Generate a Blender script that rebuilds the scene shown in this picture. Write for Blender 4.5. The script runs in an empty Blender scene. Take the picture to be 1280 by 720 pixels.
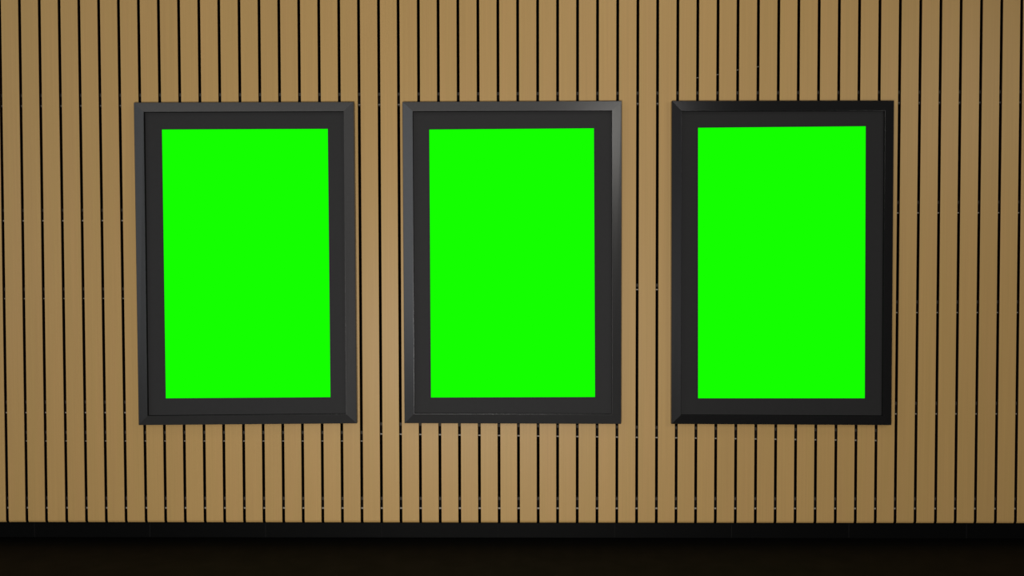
import bpy, bmesh, math, random
from mathutils import Matrix, Vector

random.seed(7)
S = bpy.context.scene
C = S.collection
H = 1.1684                      # camera height above the floor (m); the slat faces stand at y = 0

# ------------------------------------------------------------------ helpers
def quad_box(bm, x0, x1, y0, y1, z0, z1, mi=0):
    vs = [bm.verts.new(p) for p in ((x0,y0,z0),(x1,y0,z0),(x1,y1,z0),(x0,y1,z0),
                                    (x0,y0,z1),(x1,y0,z1),(x1,y1,z1),(x0,y1,z1))]
    for f in ((0,3,2,1),(4,5,6,7),(0,1,5,4),(1,2,6,5),(2,3,7,6),(3,0,4,7)):
        bm.faces.new([vs[i] for i in f]).material_index = mi

def obj(name, bm, mats, parent=None):
    bm.normal_update()
    me = bpy.data.meshes.new(name)
    bm.to_mesh(me); bm.free()
    for m in (mats if isinstance(mats, (list, tuple)) else [mats]):
        me.materials.append(m)
    o = bpy.data.objects.new(name, me)
    C.objects.link(o)
    if parent is not None:
        o.parent = parent
    return o

def new_mat(name):
    m = bpy.data.materials.new(name); m.use_nodes = True
    return m, m.node_tree, m.node_tree.nodes['Principled BSDF']

def simple(name, col, rough=0.5, metal=0.0, spec=0.5):
    m, nt, b = new_mat(name)
    n = nt.nodes.new('ShaderNodeTexNoise'); n.inputs['Scale'].default_value = 60; n.inputs['Detail'].default_value = 3
    tc = nt.nodes.new('ShaderNodeTexCoord'); nt.links.new(tc.outputs['Object'], n.inputs['Vector'])
    mx = nt.nodes.new('ShaderNodeMix'); mx.data_type = 'RGBA'
    mx.inputs[6].default_value = (*[c*0.94 for c in col], 1); mx.inputs[7].default_value = (*[c*1.06 for c in col], 1)
    nt.links.new(n.outputs['Fac'], mx.inputs[0]); nt.links.new(mx.outputs[2], b.inputs['Base Color'])
    b.inputs['Roughness'].default_value = rough; b.inputs['Metallic'].default_value = metal
    b.inputs['Specular IOR Level'].default_value = spec
    return m

# ------------------------------------------------------------------ materials
def wood_mat():
    m, nt, b = new_mat('oak_veneer')
    N, L = nt.nodes, nt.links
    geo = N.new('ShaderNodeNewGeometry'); tc = N.new('ShaderNodeTexCoord')
    mp = N.new('ShaderNodeMapping'); mp.inputs['Scale'].default_value = (150, 150, 1.6)
    off = N.new('ShaderNodeVectorMath'); off.operation = 'MULTIPLY_ADD'
    comb = N.new('ShaderNodeCombineXYZ')
    L.new(geo.outputs['Random Per Island'], comb.inputs[2])
    L.new(comb.outputs[0], off.inputs[0]); off.inputs[1].default_value = (0, 0, 40)
    L.new(tc.outputs['Object'], off.inputs[2]); L.new(off.outputs[0], mp.inputs['Vector'])
    n1 = N.new('ShaderNodeTexNoise'); n1.inputs['Scale'].default_value = 1.0; n1.inputs['Detail'].default_value = 4
    n1.inputs['Roughness'].default_value = 0.55
    L.new(mp.outputs[0], n1.inputs['Vector'])
    mp2 = N.new('ShaderNodeMapping'); mp2.inputs['Scale'].default_value = (22, 22, 1.1)
    L.new(off.outputs[0], mp2.inputs['Vector'])
    n2 = N.new('ShaderNodeTexNoise'); n2.inputs['Scale'].default_value = 1.0; n2.inputs['Detail'].default_value = 2
    L.new(mp2.outputs[0], n2.inputs['Vector'])
    r1 = N.new('ShaderNodeMapRange'); r1.inputs[1].default_value = .3; r1.inputs[2].default_value = .7
    r1.inputs[3].default_value = .955; r1.inputs[4].default_value = 1.045
    L.new(n1.outputs['Fac'], r1.inputs[0])
    r2 = N.new('ShaderNodeMapRange'); r2.inputs[3].default_value = .975; r2.inputs[4].default_value = 1.025
    L.new(geo.outputs['Random Per Island'], r2.inputs[0])
    mul = N.new('ShaderNodeMath'); mul.operation = 'MULTIPLY'
    L.new(r1.outputs[0], mul.inputs[0]); L.new(r2.outputs[0], mul.inputs[1])
    mx = N.new('ShaderNodeMix'); mx.data_type = 'RGBA'          # broad olive / reddish drift of the veneer
    mx.inputs[6].default_value = (*WOOD_A, 1); mx.inputs[7].default_value = (*WOOD_B, 1)
    L.new(n2.outputs['Fac'], mx.inputs[0])
    vm = N.new('ShaderNodeVectorMath'); vm.operation = 'SCALE'
    L.new(mx.outputs[2], vm.inputs[0]); L.new(mul.outputs[0], vm.inputs['Scale'])
    L.new(vm.outputs[0], b.inputs['Base Color'])
    b.inputs['Roughness'].default_value = .42; b.inputs['Specular IOR Level'].default_value = .21
    return m
WOOD_A = (.395, .258, .090)
WOOD_B = (.420, .256, .098)
M_wood = wood_mat()
M_edge = simple('shaded_slat_edge', (.012, .006, .003), .9, 0, .05)  # slat sides coloured dark in place of the shade inside the gaps
M_black = simple('black_backing', (.003, .0022, .0018), 1.0, 0, 0)
M_rail = simple('dark_rail', (.006, .005, .0045), .9, 0, .05)
M_railtop = simple('rail_top_edge', (.050, .043, .034), .8, 0, .1)
M_lip = simple('zinc_lip_highlight', (.30, .265, .215), .7, 0, .2)  # zinc made paler than the rail: the lip's highlight is in the colour
M_lip_dim = simple('zinc_lip_dim_highlight', (.13, .115, .095), .8, 0, .1)  # same lip with a weaker painted highlight, for the upper rail
M_wire = simple('grey_cable', (.26, .24, .20), .7, 0, .2)
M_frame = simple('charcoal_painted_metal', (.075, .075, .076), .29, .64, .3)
M_frame_shade = simple('charcoal_painted_metal_shaded', (.052, .052, .054), .27, .82, .2)  # same frame paint darkened: weaker light on the right display is in the colour
M_inner = simple('shaded_frame_return', (.010, .010, .010), .7, 0, .1)  # inner wall darkened to paint in the shadow line of the recess
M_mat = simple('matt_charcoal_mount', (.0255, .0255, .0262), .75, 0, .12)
M_mat_shade = simple('matt_charcoal_mount_shaded', (.0195, .0195, .0200), .75, 0, .12)  # same mount darkened: light falling off to the right is painted in

def screen_mat():
    m, nt, b = new_mat('green_screen')
    b.inputs['Base Color'].default_value = (0, .004, 0, 1)
    b.inputs['Specular IOR Level'].default_value = 0
    b.inputs['Roughness'].default_value = 1
    n = nt.nodes.new('ShaderNodeRGB'); n.outputs[0].default_value = (.0070, 1.0, .0003, 1)
    nt.links.new(n.outputs[0], b.inputs['Emission Color'])
    b.inputs['Emission Strength'].default_value = 1.0
    return m
M_screen = screen_mat()

def floor_mat():
    m, nt, b = new_mat('black_floor_tile')
    N, L = nt.nodes, nt.links
    tc = N.new('ShaderNodeTexCoord')
    br = N.new('ShaderNodeTexBrick'); br.offset = 0.0; br.squash = 1.0
    br.inputs['Color1'].default_value = (.0026, .0027, .0027, 1); br.inputs['Color2'].default_value = (.0023, .0024, .0024, 1)
    br.inputs['Mortar'].default_value = (.0046, .0046, .0045, 1)
    br.inputs['Scale'].default_value = 1.0; br.inputs['Mortar Size'].default_value = .0015
    br.inputs['Brick Width'].default_value = .6; br.inputs['Row Height'].default_value = .6
    mp = N.new('ShaderNodeMapping'); mp.inputs['Location'].default_value = (.12, .18, 0)
    L.new(tc.outputs['Object'], mp.inputs['Vector']); L.new(mp.outputs[0], br.inputs['Vector'])
    L.new(br.outputs['Color'], b.inputs['Base Color'])
    n = N.new('ShaderNodeTexNoise'); n.inputs['Scale'].default_value = 9; n.inputs['Detail'].default_value = 4
    L.new(tc.outputs['Object'], n.inputs['Vector'])
    r = N.new('ShaderNodeMapRange'); r.inputs[3].default_value = .42; r.inputs[4].default_value = .58
    L.new(n.outputs['Fac'], r.inputs[0]); L.new(r.outputs[0], b.inputs['Roughness'])
    b.inputs['Specular IOR Level'].default_value = .024
    return m
M_floor = floor_mat()
M_base = simple('black_skirting_tile', (.0020, .0021, .0021), .45, 0, .045)
M_grout = simple('skirting_grout', (.0080, .0080, .0080), .9, 0, .1)

# ------------------------------------------------------------------ setting: floor, slatted wall, skirting
bm = bmesh.new(); quad_box(bm, -4.5, 4.5, -6.5, .10, -.05, 0)
floor = obj('floor', bm, M_floor); floor['kind'] = 'structure'; floor['label'] = 'near-black tiled floor in front of the slatted wall'

Z_LOW, Z_TOP = .0628, 2.95
bm = bmesh.new(); quad_box(bm, -3.9, 3.9, .048, .10, 0, Z_TOP)
wall = obj('wall_back', bm, M_black); wall['kind'] = 'structure'
wall['label'] = 'wall clad in narrow vertical oak slats with black gaps'

# centre lines of the gaps between slats, where they cross z = 2.24 and z = 0.0745
GT = [-2.0901, -2.0073, -1.9246, -1.842, -1.7594, -1.6768, -1.5934, -1.5101, -1.426, -1.3419, -1.2587, -1.1747, -1.0915, -1.0092, -0.9262, -0.8432, -0.7602, -0.678, -0.5951, -0.5139, -0.4302, -0.3483, -0.2663, -0.1836, -0.1009, -0.0191, 0.0635, 0.1461, 0.2286, 0.3111, 0.3944, 0.4776, 0.5592, 0.6424, 0.7247, 0.8078, 0.89, 0.9738, 1.0576, 1.1398, 1.2235, 1.3063, 1.3892, 1.4728, 1.5563, 1.6399, 1.7225, 1.8052, 1.8886, 1.9712, 2.0529]
GB = [-2.0955, -2.0123, -1.9265, -1.8425, -1.7586, -1.6747, -1.5899, -1.507, -1.424, -1.3402, -1.2574, -1.1737, -1.0909, -1.0081, -0.9254, -0.8427, -0.76, -0.6774, -0.5948, -0.5132, -0.4307, -0.3482, -0.2658, -0.1825, -0.1002, -0.0187, 0.0636, 0.145, 0.2272, 0.3102, 0.3931, 0.4761, 0.5589, 0.641, 0.7229, 0.8057, 0.8893, 0.9728, 1.0555, 1.1389, 1.2223, 1.3065, 1.3899, 1.4732, 1.5556, 1.6388, 1.7237, 1.806, 1.8891, 1.973, 2.056]
for k in range(20):
    GT.insert(0, GT[0]-.0830); GB.insert(0, GB[0]-.0832); GT.append(GT[-1]+.0828); GB.append(GB[-1]+.0829)
GAP, TH, BV = .0114, .013, .0011
def gx(i, z):
    t = (z-.0745)/(2.2396-.0745)
    return GB[i] + (GT[i]-GB[i])*t
def add_slat(bm, i):
    rings = []
    for z, d in ((Z_LOW, .0045), (Z_LOW+.004, .0018), (Z_LOW+.009, 0), (Z_TOP, 0)):   # softly rounded foot
        a, b = gx(i, z)+GAP/2, gx(i+1, z)-GAP/2
        rings.append([bm.verts.new(p) for p in ((a,TH,z),(a,min(TH,BV+d),z),(a+BV,d,z),(b-BV,d,z),(b,min(TH,BV+d),z),(b,TH,z))])
    for lo, hi in zip(rings[:-1], rings[1:]):
        for k in range(6):
            j = (k+1) % 6
            f = bm.faces.new((lo[k], lo[j], hi[j], hi[k])); f.material_index = 0 if k in (1,2,3) else 1
    bm.faces.new(rings[0][::-1]).material_index = 0
    bm.faces.new(rings[-1]).material_index = 0
bm = bmesh.new()
for i in range(len(GT)-1):
    add_slat(bm, i)
bmesh.ops.recalc_face_normals(bm, faces=bm.faces)
slats = obj('slat_cladding', bm, [M_wood, M_edge], wall)

def rail(x0, z0, x1, z1, top=.038, lip=.0052, finish=None):
    """A horizontal fixing rail behind the slats: z0/z1 is the height of its bright lower lip at each end."""
    def bar(bm, ya, yb, da, db):
        vs = [bm.verts.new(p) for p in ((x0,ya,z0+da),(x1,ya,z1+da),(x1,yb,z1+da),(x0,yb,z0+da),
                                        (x0,ya,z0+db),(x1,ya,z1+db),(x1,yb,z1+db),(x0,yb,z0+db))]
        for f in ((0,3,2,1),(4,5,6,7),(0,1,5,4),(1,2,6,5),(2,3,7,6),(3,0,4,7)):
            bm.faces.new([vs[q] for q in f])
    b1 = bmesh.new(); bar(b1, .020, .047, lip/2, top)
    r = obj('mounting_rail', b1, M_rail, wall)
    b2 = bmesh.new(); bar(b2, .0145, .047, -lip/2, lip/2)
    obj('rail_lip', b2, finish or M_lip, r)['label'] = 'zinc lower lip with its highlight painted in'
    b3 = bmesh.new(); bar(b3, .018, .047, top, top+.012)
    obj('rail_flange', b3, M_railtop, r)
XL, XR = -3.85, 3.85
zb = H
rail(XL, zb+.6457, XR, zb+.6457, finish=M_lip_dim)
rail(XL, zb-1.0478, XR, zb-1.0478, .034, .0062)
rail(XL, zb+.166, -1.58, zb+.166)
rail(XL, zb-.161, -1.58, zb-.161, .034, .003)
rail(XL, zb-.643, -1.58, zb-.643)
rail(-2.13, zb-.7635, -.66, zb-.7635, .030, .0035)
rail(-.622, zb-.733, 1.515, zb-.7615, .036, .005)
rail(.40, zb-.127, .71, zb-.127, .012, .0045)
rail(1.50, zb+.190, XR, zb+.190, .038, .004)
rail(1.50, zb-.225, XR, zb-.225, .038, .004)
rail(1.50, zb-.649, XR, zb-.649, .038, .0045)
# loose thin cable behind the slats above the right-hand frame
bm = bmesh.new()
pts = [(.70,.752),(.76,.752),(.84,.772),(.92,.789),(.99,.798),(1.02,.80)]
ring0 = None
for (x, z) in pts:
    ring = [bm.verts.new((x, .0165+.0016*math.cos(a), zb+z+.0016*math.sin(a))) for a in [q*math.pi/3 for q in range(6)]]
    if ring0:
        for q in range(6):
            bm.faces.new((ring0[q], ring0[(q+1)%6], ring[(q+1)%6], ring[q]))
    ring0 = ring
obj('cable', bm, M_wire, wall)

# skirting of black tiles with narrow grout joints
bm = bmesh.new()
J = [1.852 - .4894*k for k in range(-5, 13)][::-1]
for a, b in zip(J[:-1], J[1:]):
    quad_box(bm, a+.0012, b-.0012, -.0015, .040, .001, .0622)
quad_box(bm, J[0], J[-1], -.0008, .038, .0005, .0612, 1)
base = obj('baseboard_back', bm, [M_base, M_grout]); base['kind'] = 'structure'
base['label'] = 'black tiled skirting along the foot of the slatted wall'

# ------------------------------------------------------------------ the three framed displays
def display(outer, inner, scr, label, paint, mount):
    cx = sum(p[0] for p in outer)/4; cz = zb + sum(p[1] for p in outer)/4
    root = bpy.data.objects.new('digital_poster_display', None); C.objects.link(root)
    root.location = (cx, 0, cz); root.empty_display_size = .1
    root['label'] = label; root['category'] = 'display'; root['group'] = 'framed portrait displays hung on the slatted wall'
    def loop(bm, q, y, grow=0.0):
        c = [(1,-1),(-1,-1),(-1,1),(1,1)]        # TL, TR, BR, BL inward
        return [bm.verts.new((p[0]-cx - c[k][0]*grow, y, p[1]+zb-cz - c[k][1]*grow)) for k, p in enumerate(q)]
    def bridge(bm, a, b, mi=0):
        for k in range(4):
            j = (k+1) % 4
            bm.faces.new((a[k], a[j], b[j], b[k])).material_index = mi
    bm = bmesh.new()
    l0 = loop(bm, outer, -.0005); l1 = loop(bm, outer, -.026); l2 = loop(bm, outer, -.0275, -.0015)
    l3 = loop(bm, inner, -.0425, .0005); l4 = loop(bm, inner, -.0425, .0); l5 = loop(bm, inner, -.0300); l6 = loop(bm, inner, -.0005)
    bridge(bm, l0, l1); bridge(bm, l1, l2); bridge(bm, l2, l3); bridge(bm, l3, l4); bridge(bm, l4, l5, 1); bridge(bm, l5, l6, 1); bridge(bm, l6, l0)
    bmesh.ops.recalc_face_normals(bm, faces=bm.faces)
    obj('frame', bm, [paint, M_inner], root)
    bm = bmesh.new()
    a0 = loop(bm, inner, -.010, -.0008); a = loop(bm, inner, -.0285, -.0008); b = loop(bm, scr, -.0285); c = loop(bm, scr, -.010)
    bridge(bm, a0, a); bridge(bm, a, b); bridge(bm, b, c); bridge(bm, c, a0)
    bmesh.ops.recalc_face_normals(bm, faces=bm.faces)
    obj('mount_border', bm, mount, root)
    bm = bmesh.new()
    f = loop(bm, scr, -.0275, -.0003); g = loop(bm, scr, -.010, -.0003)
    bm.faces.new(f); bridge(bm, f, g); bm.faces.new(g[::-1])
    bmesh.ops.recalc_face_normals(bm, faces=bm.faces)
    obj('screen', bm, M_screen, root)['label'] = 'plain bright green screen'
    return root

display([(-1.6071, 0.6513), (-0.6956, 0.6507), (-0.692, -0.6817), (-1.605, -0.689)],
        [(-1.5604, 0.6103), (-0.7346, 0.6099), (-0.7329, -0.6404), (-1.5612, -0.648)],
        [(-1.491, 0.5398), (-0.8034, 0.5404), (-0.8009, -0.5721), (-1.4893, -0.5766)],
        'leftmost green-screen display in an evenly mid-grey frame on the slatted wall', M_frame, M_mat)
display([(-0.4948, 0.6501), (0.4084, 0.6507), (0.4081, -0.6841), (-0.4929, -0.681)],
        [(-0.4509, 0.6089), (0.3671, 0.6089), (0.3692, -0.6412), (-0.4505, -0.6394)],
        [(-0.3842, 0.536), (0.2943, 0.5389), (0.2999, -0.5718), (-0.3822, -0.5736)],
        'middle green-screen display, its charcoal frame catching light at the upper right corner', M_frame, M_mat)
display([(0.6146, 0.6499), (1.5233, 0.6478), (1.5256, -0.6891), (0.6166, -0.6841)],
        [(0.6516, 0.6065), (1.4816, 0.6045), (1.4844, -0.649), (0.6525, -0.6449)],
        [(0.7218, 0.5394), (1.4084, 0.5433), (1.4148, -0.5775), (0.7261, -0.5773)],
        'rightmost green-screen display, its frame shaded darkest with a black right side', M_frame_shade, M_mat_shade)

# ------------------------------------------------------------------ light
def area(name, loc, target, sx, sy, power, col=(1,1,1), spec=1.0, spread=180):
    l = bpy.data.lights.new(name, 'AREA'); l.shape = 'RECTANGLE'; l.size = sx; l.size_y = sy
    l.energy = power; l.color = col; l.specular_factor = spec; l.spread = math.radians(spread)
    o = bpy.data.objects.new(name, l); C.objects.link(o); o.location = loc
    o.rotation_euler = (Vector(target)-Vector(loc)).to_track_quat('-Z', 'Y').to_euler()
    return o
LIGHTS = [
 ('ceiling_light', 'A', (.95, -5.0, 2.45), (.6, 0, 1.3), .55, .55, 18, (1, .95, .93)),
 ('right_lamp', 'A', (3.0, -3.0, 2.25), (.45, 0, 1.6), .7, .7, 18, (1, .97, .90)),
 ('left_panel', 'A', (-4.2, -3.0, 1.7), (-.5, 0, 1.3), 2.2, 2.8, 29.9, (.9, .95, 1)),
 ('overhead_panel', 'A', (-1.2, -1.6, 3.3), (-1.1, 0, 1.5), 3.2, .8, 9, (1, .97, .93)),
 ('low_fill', 'A', (-.4, -4.5, .5), (-.3, 0, .5), 1.2, .5, 128, (1, .97, .93)),  # added fill that brightens the lower wall, not a known fixture
 ('downlight', 'A', (.6, -1.2, 2.9), (.5, 0, 1.6), .4, .4, 3.0, (1, .97, .93)),
 ('centre_fill_spot', 'S', (-.55, -4.0, .9), (-.5, 0, 1.40), 36, .25, 3, (1, .97, .93)),  # added fill for the bright patch left of the middle display
 ('low_fill_spot', 'S', (-.45, -3.2, .45), (-.45, 0, .35), 52, .2, 16.5, (1, .97, .93)),  # added fill that lifts the centre of the wall's foot
]
for nm, ty, loc, tgt, sx, sy, pw, col in LIGHTS:
    if pw <= 0:
        continue
    if ty == 'A':
        area(nm, loc, tgt, sx, sy, pw, col, 2.2 if nm == 'ceiling_light' else 1.0)
    else:
        l = bpy.data.lights.new(nm, 'SPOT'); l.energy = pw; l.spot_size = math.radians(sx); l.spot_blend = 1.0
        l.shadow_soft_size = sy; l.color = col
        o = bpy.data.objects.new(nm, l); C.objects.link(o); o.location = loc
        o.rotation_euler = (Vector(tgt)-Vector(loc)).to_track_quat('-Z', 'Y').to_euler()

WORLD = .004
w = bpy.data.worlds.new('dim_room'); S.world = w; w.use_nodes = True
w.node_tree.nodes['Background'].inputs[0].default_value = (.9, .95, 1, 1)
w.node_tree.nodes['Background'].inputs[1].default_value = WORLD

# ------------------------------------------------------------------ camera
yaw, pitch, roll = -1.11354638e-02, -2.98037931e-02, -1.92997229e-03
cy, sy, cp, sp, cr, sr = math.cos(yaw), math.sin(yaw), math.cos(pitch), math.sin(pitch), math.cos(roll), math.sin(roll)
fwd = Vector((sy*cp, cy*cp, sp)); right = Vector((cy, -sy, 0)); up = right.cross(fwd)
r2 = right*cr + up*sr; u2 = -right*sr + up*cr
cam = bpy.data.cameras.new('camera'); co = bpy.data.objects.new('camera', cam); C.objects.link(co)
cam.sensor_fit = 'HORIZONTAL'; cam.sensor_width = 36; cam.lens = 36*1200/1280; cam.clip_start = .05
co.matrix_world = Matrix(((r2.x,u2.x,-fwd.x,0),(r2.y,u2.y,-fwd.y,-4.0),(r2.z,u2.z,-fwd.z,H),(0,0,0,1)))
S.camera = co

S.view_settings.view_transform = 'Standard'
S.view_settings.look = 'None'
S.view_settings.exposure = 0
S.view_settings.gamma = 1
